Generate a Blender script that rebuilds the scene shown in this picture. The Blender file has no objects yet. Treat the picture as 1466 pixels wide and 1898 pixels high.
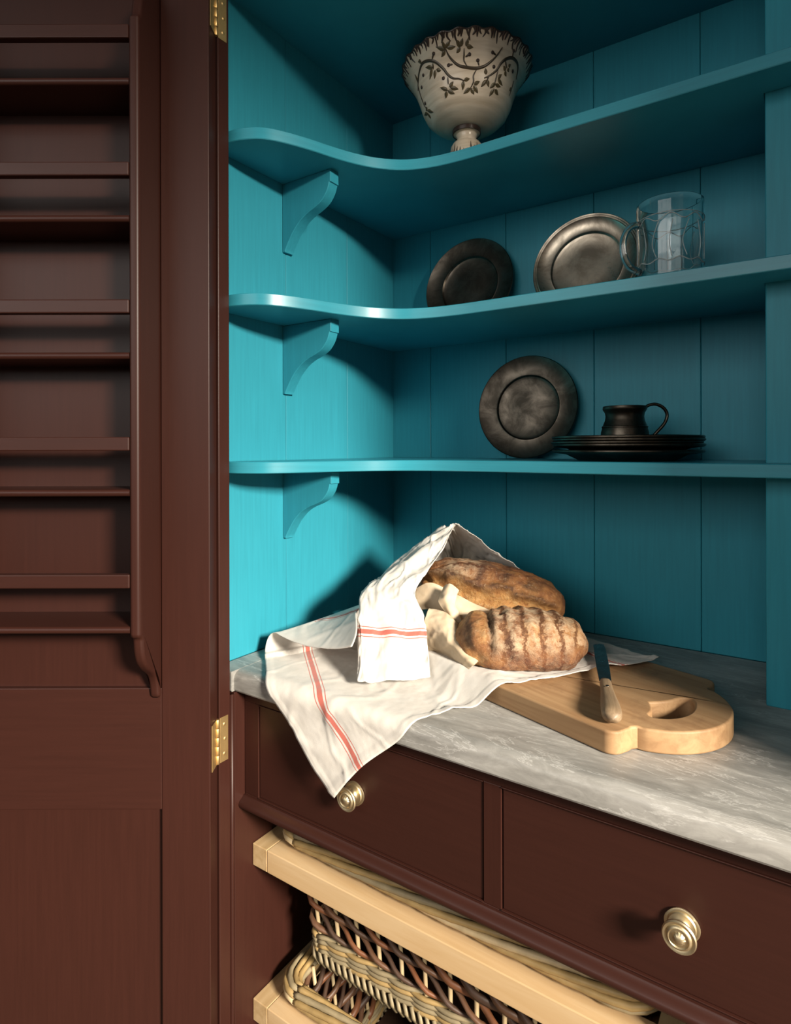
import bpy, bmesh, math, random
from mathutils import Vector, Matrix, noise
from mathutils.geometry import tessellate_polygon

scn = bpy.context.scene
COL = scn.collection
random.seed(7)
PI = math.pi

# ------------------------------------------------------------------ camera
YAW, ROLL = math.radians(34.08), .0023
fw = Vector((-math.sin(YAW), math.cos(YAW), 0)); rt = Vector((math.cos(YAW), math.sin(YAW), 0)); dn = Vector((0, 0, -1))
cx_ = math.cos(ROLL) * rt + math.sin(ROLL) * dn
cy_ = math.sin(ROLL) * rt - math.cos(ROLL) * dn
CAM = Vector((.7318, -1.0745, 1.2264))
cam = bpy.data.cameras.new('camera'); cam_o = bpy.data.objects.new('camera', cam); COL.objects.link(cam_o)
cam.sensor_fit = 'HORIZONTAL'; cam.sensor_width = 36.0
cam.lens = 1121.0 * 36.0 / 1466.0
cam.shift_y = -(949.0 - 830.6) / 1466.0
cam.clip_start = .02
m = Matrix.Identity(4)
for i in range(3):
    m[i][0], m[i][1], m[i][2], m[i][3] = cx_[i], cy_[i], -fw[i], CAM[i]
cam_o.matrix_world = m
scn.camera = cam_o

# ------------------------------------------------------------------ world, daylight, exposure
w = bpy.data.worlds.new('world'); scn.world = w; w.use_nodes = True
bg = w.node_tree.nodes['Background']; bg.inputs[0].default_value = (.93, .97, 1.0, 1); bg.inputs[1].default_value = .06
LD = Vector((.885, -.335, .325)).normalized()           # towards the window light
la = bpy.data.lights.new('window_daylight', 'AREA'); la.shape = 'RECTANGLE'; la.size = .85; la.size_y = .75
la.energy = 830; la.color = (1.0, .90, .76)
lo = bpy.data.objects.new('window_daylight', la); COL.objects.link(lo)
lo.location = Vector((.2, -.3, 1.0)) + LD * 4.95
lo.rotation_euler = (-LD).to_track_quat('-Z', 'Y').to_euler()
lb = bpy.data.lights.new('front_window_daylight', 'AREA'); lb.shape = 'RECTANGLE'; lb.size = 3.0; lb.size_y = 1.3
lb.energy = 40; lb.color = (1.0, .97, .92)
lo2 = bpy.data.objects.new('front_window_daylight', lb); COL.objects.link(lo2)
lo2.location = (0, -3.75, 2.15); lo2.rotation_euler = (Vector((.35, 0, 1.35)) - Vector(lo2.location)).to_track_quat('-Z', 'Y').to_euler()
scn.view_settings.view_transform = 'Standard'; scn.view_settings.look = 'None'
scn.view_settings.gamma = 1.0; scn.view_settings.use_curve_mapping = False
scn.view_settings.exposure = 0.0

# ------------------------------------------------------------------ helpers
def tag(o, label=None, cat=None, group=None, kind=None):
    if label: o['label'] = label
    if cat: o['category'] = cat
    if group: o['group'] = group
    if kind: o['kind'] = kind
    return o
def empty(name, loc=(0, 0, 0), rz=0):
    o = bpy.data.objects.new(name, None); COL.objects.link(o); o.location = loc; o.rotation_euler = (0, 0, rz)
    o.empty_display_size = .05
    return o
def mesh(name, verts, faces, mat, parent=None, smooth=False, uv=None):
    me = bpy.data.meshes.new(name); me.from_pydata([tuple(v) for v in verts], [], faces); me.update()
    if smooth: me.polygons.foreach_set('use_smooth', [True] * len(me.polygons))
    if uv is not None:
        l = me.uv_layers.new(name='UVMap')
        for p in me.polygons:
            for li in p.loop_indices: l.data[li].uv = uv[me.loops[li].vertex_index]
    return obj(name, me, mat, parent)
def obj(name, me, mat, parent=None):
    if isinstance(me, bmesh.types.BMesh):
        b = me; me = bpy.data.meshes.new(name); b.to_mesh(me); b.free()
    if mat is not None and not me.materials: me.materials.append(mat)
    o = bpy.data.objects.new(name, me); COL.objects.link(o)
    if parent: o.parent = parent
    return o
def box_bm(x0, x1, y0, y1, z0, z1, bev=.001, seg=2, bm=None):
    b = bmesh.new()
    M = Matrix.Translation(((x0 + x1) / 2, (y0 + y1) / 2, (z0 + z1) / 2)) @ Matrix.Diagonal((abs(x1 - x0), abs(y1 - y0), abs(z1 - z0), 1))
    bmesh.ops.create_cube(b, size=1, matrix=M)
    if bev: bmesh.ops.bevel(b, geom=b.edges[:], offset=bev, segments=seg, affect='EDGES', profile=.5)
    if bm is None: return b
    t = bpy.data.meshes.new('t'); b.to_mesh(t); b.free(); bm.from_mesh(t); bpy.data.meshes.remove(t)
    return bm
def box(name, x0, x1, y0, y1, z0, z1, mat, parent=None, bev=.001, seg=2):
    return obj(name, box_bm(x0, x1, y0, y1, z0, z1, bev, seg), mat, parent)
def prism_bm(pts, f0, f1, bev=0, seg=2, hole=None):
    """pts: outline; f0/f1: functions mapping (a,b) to the two end faces"""
    b = bmesh.new()
    loops = [pts] + ([hole] if hole else [])
    polys = [[Vector((p[0], p[1], 0)) for p in l] for l in loops]
    tris = tessellate_polygon(polys)
    flat = [p for l in loops for p in l]
    A = [b.verts.new(f0(*p)) for p in flat]; B = [b.verts.new(f1(*p)) for p in flat]
    for t in tris:
        b.faces.new([A[i] for i in t]); b.faces.new([B[i] for i in reversed(t)])
    k = 0; rim = []
    for l in loops:
        n = len(l)
        for i in range(n):
            a, c = k + i, k + (i + 1) % n
            b.faces.new([A[a], A[c], B[c], B[a]]); rim += [(A[a], A[c]), (B[a], B[c])]
        k += n
    bmesh.ops.recalc_face_normals(b, faces=b.faces[:])
    if bev:
        es = [e for e in (b.edges.get(r) for r in rim) if e]
        bmesh.ops.bevel(b, geom=es, offset=bev, segments=seg, affect='EDGES', profile=.5)
    return b
def smooth_by_angle(o, deg=35):
    me = o.data
    me.polygons.foreach_set('use_smooth', [True] * len(me.polygons))
    b = bmesh.new(); b.from_mesh(me); lim = math.radians(deg)
    for e in b.edges:
        e.smooth = not (len(e.link_faces) == 2 and e.calc_face_angle(0) > lim)
    b.to_mesh(me); b.free()
    return o
def lathe_data(prof, n=64, close=False, rfun=None):
    V, F = [], []
    for j, (r, z) in enumerate(prof):
        for i in range(n):
            t = 2 * PI * i / n
            rr, zz = (r, z) if rfun is None else rfun(r, z, t, j)
            V.append((rr * math.cos(t), rr * math.sin(t), zz))
    for j in range(len(prof) - 1):
        for i in range(n):
            a, c = j * n + i, j * n + (i + 1) % n
            F.append((a, c, c + n, a + n))
    if prof[0][0] < 1e-5 or close: F.append(tuple(reversed(range(n))))
    if prof[-1][0] < 1e-5 or close: F.append(tuple((len(prof) - 1) * n + i for i in range(n)))
    return V, F
def lathe(name, prof, mat, parent=None, n=64, rfun=None, smooth=True, loc=None, deg=40):
    V, F = lathe_data(prof, n, False, rfun)
    o = mesh(name, V, F, mat, parent, False)
    b = bmesh.new(); b.from_mesh(o.data); bmesh.ops.remove_doubles(b, verts=b.verts[:], dist=1e-6)
    bmesh.ops.recalc_face_normals(b, faces=b.faces[:]); b.to_mesh(o.data); b.free()
    if smooth: smooth_by_angle(o, deg)
    if loc: o.location = loc
    return o
def tube_data(path, rad, n=6, cap=True):
    path = [Vector(p) for p in path]; V, F = [], []; N = len(path)
    up = Vector((0, 0, 1)); prev = None
    for i, p in enumerate(path):
        t = (path[min(i + 1, N - 1)] - path[max(i - 1, 0)]).normalized()
        a = t.cross(up) if prev is None else prev - t * prev.dot(t)
        if a.length < 1e-4: a = t.cross(Vector((0, 1, 0)))
        a.normalize(); b = t.cross(a); prev = a
        r = rad(i / (N - 1)) if callable(rad) else rad
        ra, rb = r if isinstance(r, tuple) else (r, r)
        for k in range(n):
            th = 2 * PI * k / n
            V.append(p + a * ra * math.cos(th) + b * rb * math.sin(th))
    for i in range(N - 1):
        for k in range(n):
            c, d = i * n + k, i * n + (k + 1) % n
            F.append((c, d, d + n, c + n))
    if cap:
        F.append(tuple(reversed(range(n)))); F.append(tuple((N - 1) * n + k for k in range(n)))
    return V, F
def tube(name, path, rad, mat, parent=None, n=6):
    V, F = tube_data(path, rad, n); return mesh(name, V, F, mat, parent, True)
def cr(p0, p1, p2, p3, t):
    t2, t3 = t * t, t * t * t
    return .5 * ((2 * p1) + (-p0 + p2) * t + (2 * p0 - 5 * p1 + 4 * p2 - p3) * t2 + (-p0 + 3 * p1 - 3 * p2 + p3) * t3)
def spline(pts, n):
    P = [Vector(p) for p in pts]; out = []; N = len(P)
    for k in range(n):
        x = k / (n - 1) * (N - 1); i = min(int(x), N - 2); t = x - i
        out.append(cr(P[max(i - 1, 0)], P[i], P[i + 1], P[min(i + 2, N - 1)], t))
    return out
def patch(ctrl, nu, nv):
    rows = [spline(r, nu) for r in ctrl]
    cols = [spline([r[i] for r in rows], nv) for i in range(nu)]
    V = [cols[i][j] for j in range(nv) for i in range(nu)]
    F = [(j * nu + i, j * nu + i + 1, (j + 1) * nu + i + 1, (j + 1) * nu + i) for j in range(nv - 1) for i in range(nu - 1)]
    return V, F
def displace(V, F, fn):
    """move points along their own normals by fn(index, point)"""
    me = bpy.data.meshes.new('t'); me.from_pydata([tuple(v) for v in V], [], F); me.update()
    N = [v.normal.copy() for v in me.vertices]; bpy.data.meshes.remove(me)
    return [Vector(v) + N[i] * fn(i, Vector(v)) for i, v in enumerate(V)]
def fbm(p, f, oct=3):
    return noise.fractal(Vector(p) * f, 1.0, 2.0, oct)
def sst(a, b, x):
    t = max(0, min(1, (x - a) / (b - a))); return t * t * (3 - 2 * t)

# ------------------------------------------------------------------ materials
MATS = {}
def newmat(name):
    mt = bpy.data.materials.new(name); mt.use_nodes = True; nt = mt.node_tree
    MATS[name] = mt
    return mt, nt, nt.nodes['Principled BSDF']
def nd(nt, typ, **kw):
    n = nt.nodes.new(typ)
    for k, v in kw.items():
        if k.startswith('_'): setattr(n, k[1:], v)
        else: n.inputs[k].default_value = v
    return n
def coord(nt, scale=(1, 1, 1), rot=(0, 0, 0), kind='Object'):
    tc = nt.nodes.new('ShaderNodeTexCoord'); mp = nt.nodes.new('ShaderNodeMapping')
    mp.inputs['Scale'].default_value = scale; mp.inputs['Rotation'].default_value = rot
    nt.links.new(tc.outputs[kind], mp.inputs[0]); return mp
def noise_n(nt, mp, scale=5, detail=4, rough=.55, dist=0):
    n = nt.nodes.new('ShaderNodeTexNoise'); n.inputs['Scale'].default_value = scale
    n.inputs['Detail'].default_value = detail; n.inputs['Roughness'].default_value = rough; n.inputs['Distortion'].default_value = dist
    nt.links.new(mp.outputs[0], n.inputs['Vector']); return n
def ramp(nt, src, stops, interp='LINEAR'):
    r = nt.nodes.new('ShaderNodeValToRGB'); cr_ = r.color_ramp; cr_.interpolation = interp
    while len(cr_.elements) < len(stops): cr_.elements.new(.5)
    for e, (p, c) in zip(cr_.elements, stops):
        e.position = p; e.color = (*c, 1) if len(c) == 3 else c
    nt.links.new(src, r.inputs[0]); return r
def mixc(nt, fac, a, b, blend='MIX'):
    mx = nt.nodes.new('ShaderNodeMix'); mx.data_type = 'RGBA'; mx.blend_type = blend
    for s, i in ((fac, 0), (a, 6), (b, 7)):
        if hasattr(s, 'is_output'): nt.links.new(s, mx.inputs[i])
        else: mx.inputs[i].default_value = s if i == 0 else (*s, 1)
    return mx.outputs[2]
def bump(nt, bsdf, src, strength=.2, dist=.001):
    b = nt.nodes.new('ShaderNodeBump'); b.inputs['Strength'].default_value = strength; b.inputs['Distance'].default_value = dist
    nt.links.new(src, b.inputs['Height']); nt.links.new(b.outputs[0], bsdf.inputs['Normal']); return b

def paint(name, col, rough, grain=(220, 220, 9), var=.10, bs=.12, spec=.5):
    mt, nt, p = newmat(name)
    mp = coord(nt, grain); n = noise_n(nt, mp, 1, 5, .6)
    mp2 = coord(nt, (3, 3, 3)); n2 = noise_n(nt, mp2, 1.5, 3, .5)
    dark = tuple(c * (1 - var) for c in col); lite = tuple(min(1, c * (1 + var)) for c in col)
    r = ramp(nt, n.outputs[0], [(.3, dark), (.7, lite)])
    c = mixc(nt, .25, r.outputs[0], ramp(nt, n2.outputs[0], [(.3, dark), (.7, lite)]).outputs[0])
    nt.links.new(c, p.inputs['Base Color']); p.inputs['Roughness'].default_value = rough
    p.inputs['Specular IOR Level'].default_value = spec
    bump(nt, p, n.outputs[0], bs, .0006)
    return mt
BLUE = paint('blue_paint', (.028, .255, .335), .42, spec=.22)
BLUE_H = paint('blue_paint_shelf', (.028, .255, .335), .32, (9, 9, 260), spec=.4)
BROWN = paint('brown_paint', (.034, .0105, .0070), .42, spec=.3)
BROWN_H = paint('brown_paint_rail', (.034, .0105, .0070), .42, (9, 9, 220), spec=.33)

def wood(name, c1, c2, axis='X', rough=.5, sc=60, stain=None):
    mt, nt, p = newmat(name)
    s = {'X': (5, sc, sc), 'Y': (sc, 5, sc), 'Z': (sc, sc, 5)}[axis]
    mp = coord(nt, s); n = noise_n(nt, mp, 1, 6, .62, .6)
    s2 = tuple(v * .18 for v in s); mp2 = coord(nt, s2); n2 = noise_n(nt, mp2, 1, 3, .5, 1.2)
    r = ramp(nt, n.outputs[0], [(.32, c2), (.62, c1)])
    c = mixc(nt, ramp(nt, n2.outputs[0], [(.35, (0, 0, 0)), (.7, (.55, .55, .55))]).outputs[0], r.outputs[0], c2)
    if stain:
        mp3 = coord(nt, (14, 14, 14)); n3 = noise_n(nt, mp3, 1, 5, .7)
        c = mixc(nt, ramp(nt, n3.outputs[0], [(.56, (0, 0, 0)), (.78, (.6, .6, .6))]).outputs[0], c, stain)
    nt.links.new(c, p.inputs['Base Color']); p.inputs['Roughness'].default_value = rough
    bump(nt, p, n.outputs[0], .2, .0006)
    return mt
OAK = wood('oak', (.62, .45, .26), (.53, .35, .175), 'X')
OAK_Y = wood('oak_side', (.58, .42, .235), (.42, .275, .125), 'Y')
BOARD = wood('worn_board_wood', (.42, .26, .13), (.28, .155, .07), 'X', .62, 70, (.14, .07, .032))
KNIFE_W = wood('knife_wood', (.30, .215, .13), (.14, .09, .05), 'X', .5, 160)

mt, nt, p = newmat('grey_marble'); MARBLE = mt
mp = coord(nt, (4, 17, 17), (0, 0, .30)); n1 = noise_n(nt, mp, 1, 9, .66, .9)
mp2 = coord(nt, (22, 75, 75), (0, 0, .42)); n2 = noise_n(nt, mp2, 1, 10, .72, .8)
mp3 = coord(nt, (5, 24, 24), (.1, .1, .62)); n3 = noise_n(nt, mp3, 1, 7, .65, .9)
mp4 = coord(nt, (9, 15, 15), (.1, .1, -.35)); n4 = noise_n(nt, mp4, 1, 8, .7, .5)
base = ramp(nt, n1.outputs[0], [(.30, (.13, .127, .117)), (.47, (.25, .243, .225)), (.68, (.44, .43, .405))])
fine = ramp(nt, n2.outputs[0], [(.32, (.13, .127, .118)), (.52, (.28, .273, .255)), (.72, (.50, .49, .465))])
vein = ramp(nt, n3.outputs[0], [(.488, (0, 0, 0)), (.5, (.55, .55, .55)), (.512, (0, 0, 0))])
dark = ramp(nt, n4.outputs[0], [(.57, (0, 0, 0)), (.72, (.55, .55, .55))])
c = mixc(nt, .45, base.outputs[0], fine.outputs[0]); c = mixc(nt, dark.outputs[0], c, (.11, .105, .095)); c = mixc(nt, vein.outputs[0], c, (.55, .54, .52))
nt.links.new(c, p.inputs['Base Color']); p.inputs['Roughness'].default_value = .38
bump(nt, p, n2.outputs[0], .08, .0005)

def metal(name, col, rough, dark=None, sc=30, lo=.4, hi=.65):
    mt, nt, p = newmat(name); p.inputs['Metallic'].default_value = 1
    mp = coord(nt); n = noise_n(nt, mp, sc, 7, .65, .5)
    c = ramp(nt, n.outputs[0], [(lo, dark or tuple(v * .8 for v in col)), (hi, col)])
    nt.links.new(c.outputs[0], p.inputs['Base Color'])
    rr = ramp(nt, n.outputs[0], [(.3, (rough + .15,) * 3), (.7, (rough,) * 3)]); nt.links.new(rr.outputs[0], p.inputs['Roughness'])
    bump(nt, p, n.outputs[0], .12, .0005)
    return mt
BRASS = metal('brass', (.85, .60, .27), .42)
KNOB = metal('aged_brass', (.80, .67, .43), .36)
PEWTER_D = metal('dark_pewter', (.13, .11, .088), .30, (.05, .042, .033), 24)
PEWTER = metal('worn_pewter', (.62, .53, .42), .25, (.24, .20, .155), 16, .40, .60)
STEEL = metal('blade_steel', (.22, .22, .22), .22, (.15, .15, .15))

mt, nt, p = newmat('clear_glass'); GLASS = mt
p.inputs['Transmission Weight'].default_value = 1; p.inputs['Roughness'].default_value = .03; p.inputs['IOR'].default_value = 1.45
p.inputs['Base Color'].default_value = (.93, .97, .97, 1)
mt, nt, p = newmat('etched_glass'); ETCH = mt
p.inputs['Transmission Weight'].default_value = .55; p.inputs['Roughness'].default_value = .45; p.inputs['Base Color'].default_value = (.75, .80, .80, 1)

mt, nt, p = newmat('cream_glaze'); GLAZE = mt
mp = coord(nt, (12, 12, 120)); n = noise_n(nt, mp, 1, 5, .6, .4)
r = ramp(nt, n.outputs[0], [(.3, (.58, .46, .33)), (.65, (.76, .64, .50))])
nt.links.new(r.outputs[0], p.inputs['Base Color']); p.inputs['Roughness'].default_value = .22
bump(nt, p, n.outputs[0], .12, .001)
def flat(name, col, rough=.4, metal_=0):
    mt, nt, p = newmat(name)
    mp = coord(nt); n = noise_n(nt, mp, 60, 4)
    r = ramp(nt, n.outputs[0], [(.3, tuple(v * .75 for v in col)), (.7, col)])
    nt.links.new(r.outputs[0], p.inputs['Base Color']); p.inputs['Roughness'].default_value = rough; p.inputs['Metallic'].default_value = metal_
    return mt
VINE_M = flat('brown_slip', (.055, .036, .018), .35)
LEAF_M = flat('olive_slip', (.115, .085, .036), .35)
RIM_M = flat('dark_slip', (.042, .024, .018), .3)

mt, nt, p = newmat('linen'); LINEN = mt
tc = nt.nodes.new('ShaderNodeTexCoord'); sx = nt.nodes.new('ShaderNodeSeparateXYZ'); nt.links.new(tc.outputs['UV'], sx.inputs[0])
def band(lo_, hi_):
    a = nd(nt, 'ShaderNodeMath', _operation='GREATER_THAN'); a.inputs[1].default_value = lo_
    b = nd(nt, 'ShaderNodeMath', _operation='LESS_THAN'); b.inputs[1].default_value = hi_
    nt.links.new(sx.outputs[0], a.inputs[0]); nt.links.new(sx.outputs[0], b.inputs[0])
    m_ = nd(nt, 'ShaderNodeMath', _operation='MULTIPLY'); nt.links.new(a.outputs[0], m_.inputs[0]); nt.links.new(b.outputs[0], m_.inputs[1])
    return m_.outputs[0]
mp = coord(nt, (1, 1, 1), kind='UV'); n = noise_n(nt, mp, 40, 5, .6); wv = noise_n(nt, coord(nt, (900, 900, 1), kind='UV'), 1, 2, .5)
c = ramp(nt, n.outputs[0], [(.3, (.56, .525, .475)), (.7, (.645, .615, .57))]).outputs[0]
for (a, b) in ((.0600, .0612), (.0640, .0705), (.0733, .0745), (.4650, .4662), (.4700, .4760), (.4790, .4800)):
    f = nd(nt, 'ShaderNodeMath', _operation='MULTIPLY'); f.inputs[1].default_value = .85
    nt.links.new(band(a, b), f.inputs[0])
    c = mixc(nt, f.outputs[0], c, (.47, .06, .032))
nt.links.new(c, p.inputs['Base Color']); p.inputs['Roughness'].default_value = .95
p.inputs['Specular IOR Level'].default_value = .1
try:
    p.inputs['Sheen Weight'].default_value = .15
except KeyError: pass
bump(nt, p, wv.outputs[0], .25, .0006)
mt, nt, p = newmat('bag_paper'); PAPER = mt
mp = coord(nt); n = noise_n(nt, mp, 35, 6, .65)
c = ramp(nt, n.outputs[0], [(.3, (.50, .38, .25)), (.7, (.60, .49, .35))])
nt.links.new(c.outputs[0], p.inputs['Base Color']); p.inputs['Roughness'].default_value = .85
bump(nt, p, n.outputs[0], .35, .002)

def crust(name, flour_axis):
    mt, nt, p = newmat(name)
    mp = coord(nt); n1 = noise_n(nt, mp, 22, 8, .65, .6); n2 = noise_n(nt, mp, 70, 8, .72, .4); n3 = noise_n(nt, mp, 13, 5, .6); n4 = noise_n(nt, mp, 230, 6, .75)
    c = ramp(nt, n1.outputs[0], [(.30, (.03, .012, .006)), (.43, (.15, .05, .017)), (.56, (.31, .125, .037)), (.72, (.47, .24, .08))]).outputs[0]
    wv = nt.nodes.new('ShaderNodeTexWave'); wv.bands_direction = flour_axis; wv.inputs['Scale'].default_value = 13
    wv.inputs['Distortion'].default_value = 5.5; wv.inputs['Detail'].default_value = 6; wv.inputs['Detail Scale'].default_value = 3.0; wv.inputs['Detail Roughness'].default_value = .7
    nt.links.new(mp.outputs[0], wv.inputs[0])
    vd = nd(nt, 'ShaderNodeMath', _operation='MULTIPLY')
    at = nt.nodes.new('ShaderNodeAttribute'); at.attribute_name = 'zone'
    sp = nt.nodes.new('ShaderNodeSeparateColor'); nt.links.new(at.outputs['Color'], sp.inputs[0])
    mul = nd(nt, 'ShaderNodeMath', _operation='MULTIPLY'); nt.links.new(ramp(nt, wv.outputs[0], [(.05, (0,) * 3), (.30, (1,) * 3)]).outputs[0], mul.inputs[0])
    nt.links.new(ramp(nt, n2.outputs[0], [(.38, (.05,) * 3), (.60, (.85,) * 3)]).outputs[0], mul.inputs[1])
    mu2 = nd(nt, 'ShaderNodeMath', _operation='MULTIPLY'); nt.links.new(mul.outputs[0], mu2.inputs[0]); nt.links.new(sp.outputs[0], mu2.inputs[1])
    nt.links.new(ramp(nt, wv.outputs[0], [(.02, (.75,) * 3), (.22, (0,) * 3)]).outputs[0], vd.inputs[0]); nt.links.new(sp.outputs[0], vd.inputs[1])
    c = mixc(nt, vd.outputs[0], c, (.09, .035, .014))
    c = mixc(nt, mu2.outputs[0], c, (.55, .41, .265))
    c = mixc(nt, sp.outputs[1], c, ramp(nt, n2.outputs[0], [(.34, (.30, .115, .03)), (.5, (.50, .25, .075)), (.68, (.60, .38, .16))]).outputs[0])
    mu3 = nd(nt, 'ShaderNodeMath', _operation='MULTIPLY'); nt.links.new(sp.outputs[2], mu3.inputs[0])
    nt.links.new(ramp(nt, n2.outputs[0], [(.35, (1,) * 3), (.65, (.35,) * 3)]).outputs[0], mu3.inputs[1])
    c = mixc(nt, mu3.outputs[0], c, (.035, .014, .007))
    c = mixc(nt, ramp(nt, n4.outputs[0], [(.56, (0,) * 3), (.70, (.55,) * 3)]).outputs[0], c, (.55, .40, .25))
    c = mixc(nt, ramp(nt, n4.outputs[0], [(.30, (.6,) * 3), (.42, (0,) * 3)]).outputs[0], c, (.06, .024, .010))
    nt.links.new(c, p.inputs['Base Color']); p.inputs['Roughness'].default_value = .62
    bump(nt, p, mixc(nt, .35, n2.outputs[0], n4.outputs[0]), 1.0, .005)
    return mt
CRUST1 = crust('bread_crust', 'Y'); CRUST2 = crust('bread_crust_floured', 'X')

WILLOW = [flat('willow_tan', (.40, .27, .11), .5), flat('willow_red', (.19, .072, .03), .5), flat('willow_dark', (.075, .04, .025), .55),
          flat('willow_grey', (.30, .24, .14), .55), flat('willow_pale', (.55, .42, .24), .5), flat('willow_brown', (.13, .062, .032), .5)]
PLASTER = paint('plaster', (.62, .58, .52), .9, (6, 6, 6), .05, .05)
FLOOR_M = wood('floor_wood', (.12, .075, .045), (.07, .04, .02), 'X', .5, 20)
WIN_M = paint('window_white', (.7, .68, .64), .5, (6, 6, 60), .04, .05)

# ------------------------------------------------------------------ the room and the cupboard shell
W = 1.110            # inner width of the cupboard
CT = .900           # top of the worktop
CEIL = 1.9216
tag(box('floor', -5.0, 2.6, -6.0, .1, -.04, 0, FLOOR_M, bev=0), kind='structure')
rw = empty('wall_right', (2.6, -1.3, 0)); tag(rw, kind='structure')
WY0, WY1, WZ0, WZ1 = -2.05, -.72, .55, 2.18
for (y0, y1, z0, z1) in ((-4.0, WY0, 0, 2.8), (WY1, .1, 0, 2.8), (WY0, WY1, 0, WZ0), (WY0, WY1, WZ1, 2.8)):
    box('wall_panel', 0, .14, y0 + 1.3, y1 + 1.3, z0, z1, PLASTER, rw, bev=0)
win = empty('window_1', (2.6, (WY0 + WY1) / 2, WZ0)); tag(win, kind='structure')
hw = (WY1 - WY0) / 2
for (y0, y1, z0, z1) in ((-hw, hw, 0, .05), (-hw, hw, WZ1 - WZ0 - .05, WZ1 - WZ0), (-hw, -hw + .05, .05, WZ1 - WZ0 - .05), (hw - .05, hw, .05, WZ1 - WZ0 - .05)):
    box('window_frame', .02, .10, y0, y1, z0, z1, WIN_M, win, bev=.002)
box('window_sill', -.10, .02, -hw - .04, hw + .04, -.03, 0, WIN_M, win, bev=.004)

fwall = empty('wall_front', (0, -3.6, 0)); tag(fwall, kind='structure')
for (x0, x1, z0, z1) in ((-5, -1.55, 0, 3.0), (1.55, 2.6, 0, 3.0), (-1.55, 1.55, 0, 1.35), (-1.55, 1.55, 2.9, 3.0)):
    box('wall_panel', x0, x1, -.14, 0, z0, z1, PLASTER, fwall, bev=0)
win2 = empty('window_2', (0, -3.6, 1.35)); tag(win2, kind='structure')
for (x0, x1, z0, z1) in ((-1.55, 1.55, 0, .05), (-1.55, 1.55, 1.5, 1.55), (-1.55, -1.50, .05, 1.5), (1.5, 1.55, .05, 1.5), (-.54, -.49, .05, 1.5), (.49, .54, .05, 1.5)):
    box('window_frame', x0, x1, -.10, -.03, z0, z1, WIN_M, win2, bev=.002)
aw = empty('wall_around', (0, -.455, 0)); tag(aw, kind='structure')
for (x0, x1, z0, z1) in ((-5, -.12, 0, 3.0), (1.21, 2.6, 0, 3.0), (-.12, 1.21, 2.3, 3.0)):
    box('wall_panel', x0, x1, -.047, 0, z0, z1, BROWN, aw, bev=0)
def planks(root, cuts, mk, gap=.0012):
    for a, b in zip(cuts, cuts[1:]):
        mk(a + gap / 2, b - gap / 2, root)
wb = box('wall_back', -.02, W + .02, .016, .03, .60, 2.0, BLUE, bev=0); tag(wb, kind='structure')
planks(wb, [-.004, .0927, .2601, .4259, .5946, .76, .93, W], lambda a, b, r: box('plank', a, b, 0, .016, .90, 1.925, BLUE, r, bev=.0009, seg=1), .0007)
wl = box('wall_left', -.03, -.014, -.482, .03, 0, 2.0, BLUE, bev=0); tag(wl, kind='structure')
planks(wl, [-.481, -.3253, -.1585, 0], lambda a, b, r: box('plank', -.014, 0, a, b, .90, 1.925, BLUE, r, bev=.0008, seg=1), .0006)
wr = box('wall_inner_right', W, W + .02, -.482, .016, 0, 2.0, BLUE, bev=0); tag(wr, kind='structure')
tag(box('ceiling', 0, W, -.482, 0, CEIL, CEIL + .02, BLUE_H, bev=0), kind='structure')
tag(box('wall_pillar', .691, .86, -.18, 0, CT, CEIL, BLUE, bev=.0015), kind='structure')
fr = empty('trim_1', (0, -.492, 0)); tag(fr, kind='structure')
box('jamb', -.12, .04, -.010, .010, 0, 2.0, BROWN, fr, bev=.0012)
box('jamb', 1.070, 1.21, -.010, .010, 0, 2.0, BROWN, fr, bev=.0012)
box('head', -.12, 1.21, -.010, .010, 2.0, 2.3, BROWN_H, fr, bev=.0012)
box('head_strip', .04, 1.070, -.006, .010, 1.935, 2.0, BROWN_H, fr, bev=.0012)
bd = tube('bead', [(.0392, .0135, z) for z in (0, .3, .6, .868)], .0034, BROWN, fr, 10)
bd = tube('bead', [(1.0708, .0135, z) for z in (0, .3, .6, .868)], .0034, BROWN, fr, 10)

# ------------------------------------------------------------------ blue shelves and their brackets
CURVE = [(.03, -.4795), (.052, -.4765), (.077, -.465), (.093, -.449), (.108, -.422), (.1215, -.390), (.134, -.355), (.149, -.321), (.169, -.290),
         (.201, -.2615), (.242, -.2455), (.287, -.2395), (.332, -.2385), (.38, -.2385)]
edge = [(p.x, p.y) for p in spline([(x, y, 0) for x, y in CURVE], 61)]
outline = [(.0005, -.4795)] + edge + [(W - .0005, -.2385), (W - .0005, -.0005), (.8605, -.0005), (.8605, -.1805), (.6905, -.1805), (.6905, -.0005), (.0005, -.0005)]
SH = [(1.673, .0172, 'curved blue shelf holding the footed bowl, highest of the three'),
      (1.4335, .0172, 'curved blue shelf carrying the glass mug, middle of the three'),
      (1.190, .0168, 'blue shelf carrying the tankard and plate stack, lowest of the three')]
BR_L = ['blue scrolled bracket on the left wall under the highest shelf',
        'blue scrolled bracket on the left wall under the middle shelf',
        'blue scrolled bracket on the left wall under the lowest shelf']
bp = [(0, 0), (.106, 0), (.106, -.020), (.1035, -.0205)]
bp += [(p.x, p.y) for p in spline([(.1035, -.0205, 0), (.099, -.033, 0), (.088, -.046, 0), (.073, -.054, 0), (.057, -.060, 0), (.041, -.069, 0), (.026, -.083, 0), (.015, -.098, 0), (.0065, -.112, 0)], 28)][1:]
bp += [(.006, -.115), (0, -.115)]
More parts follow.
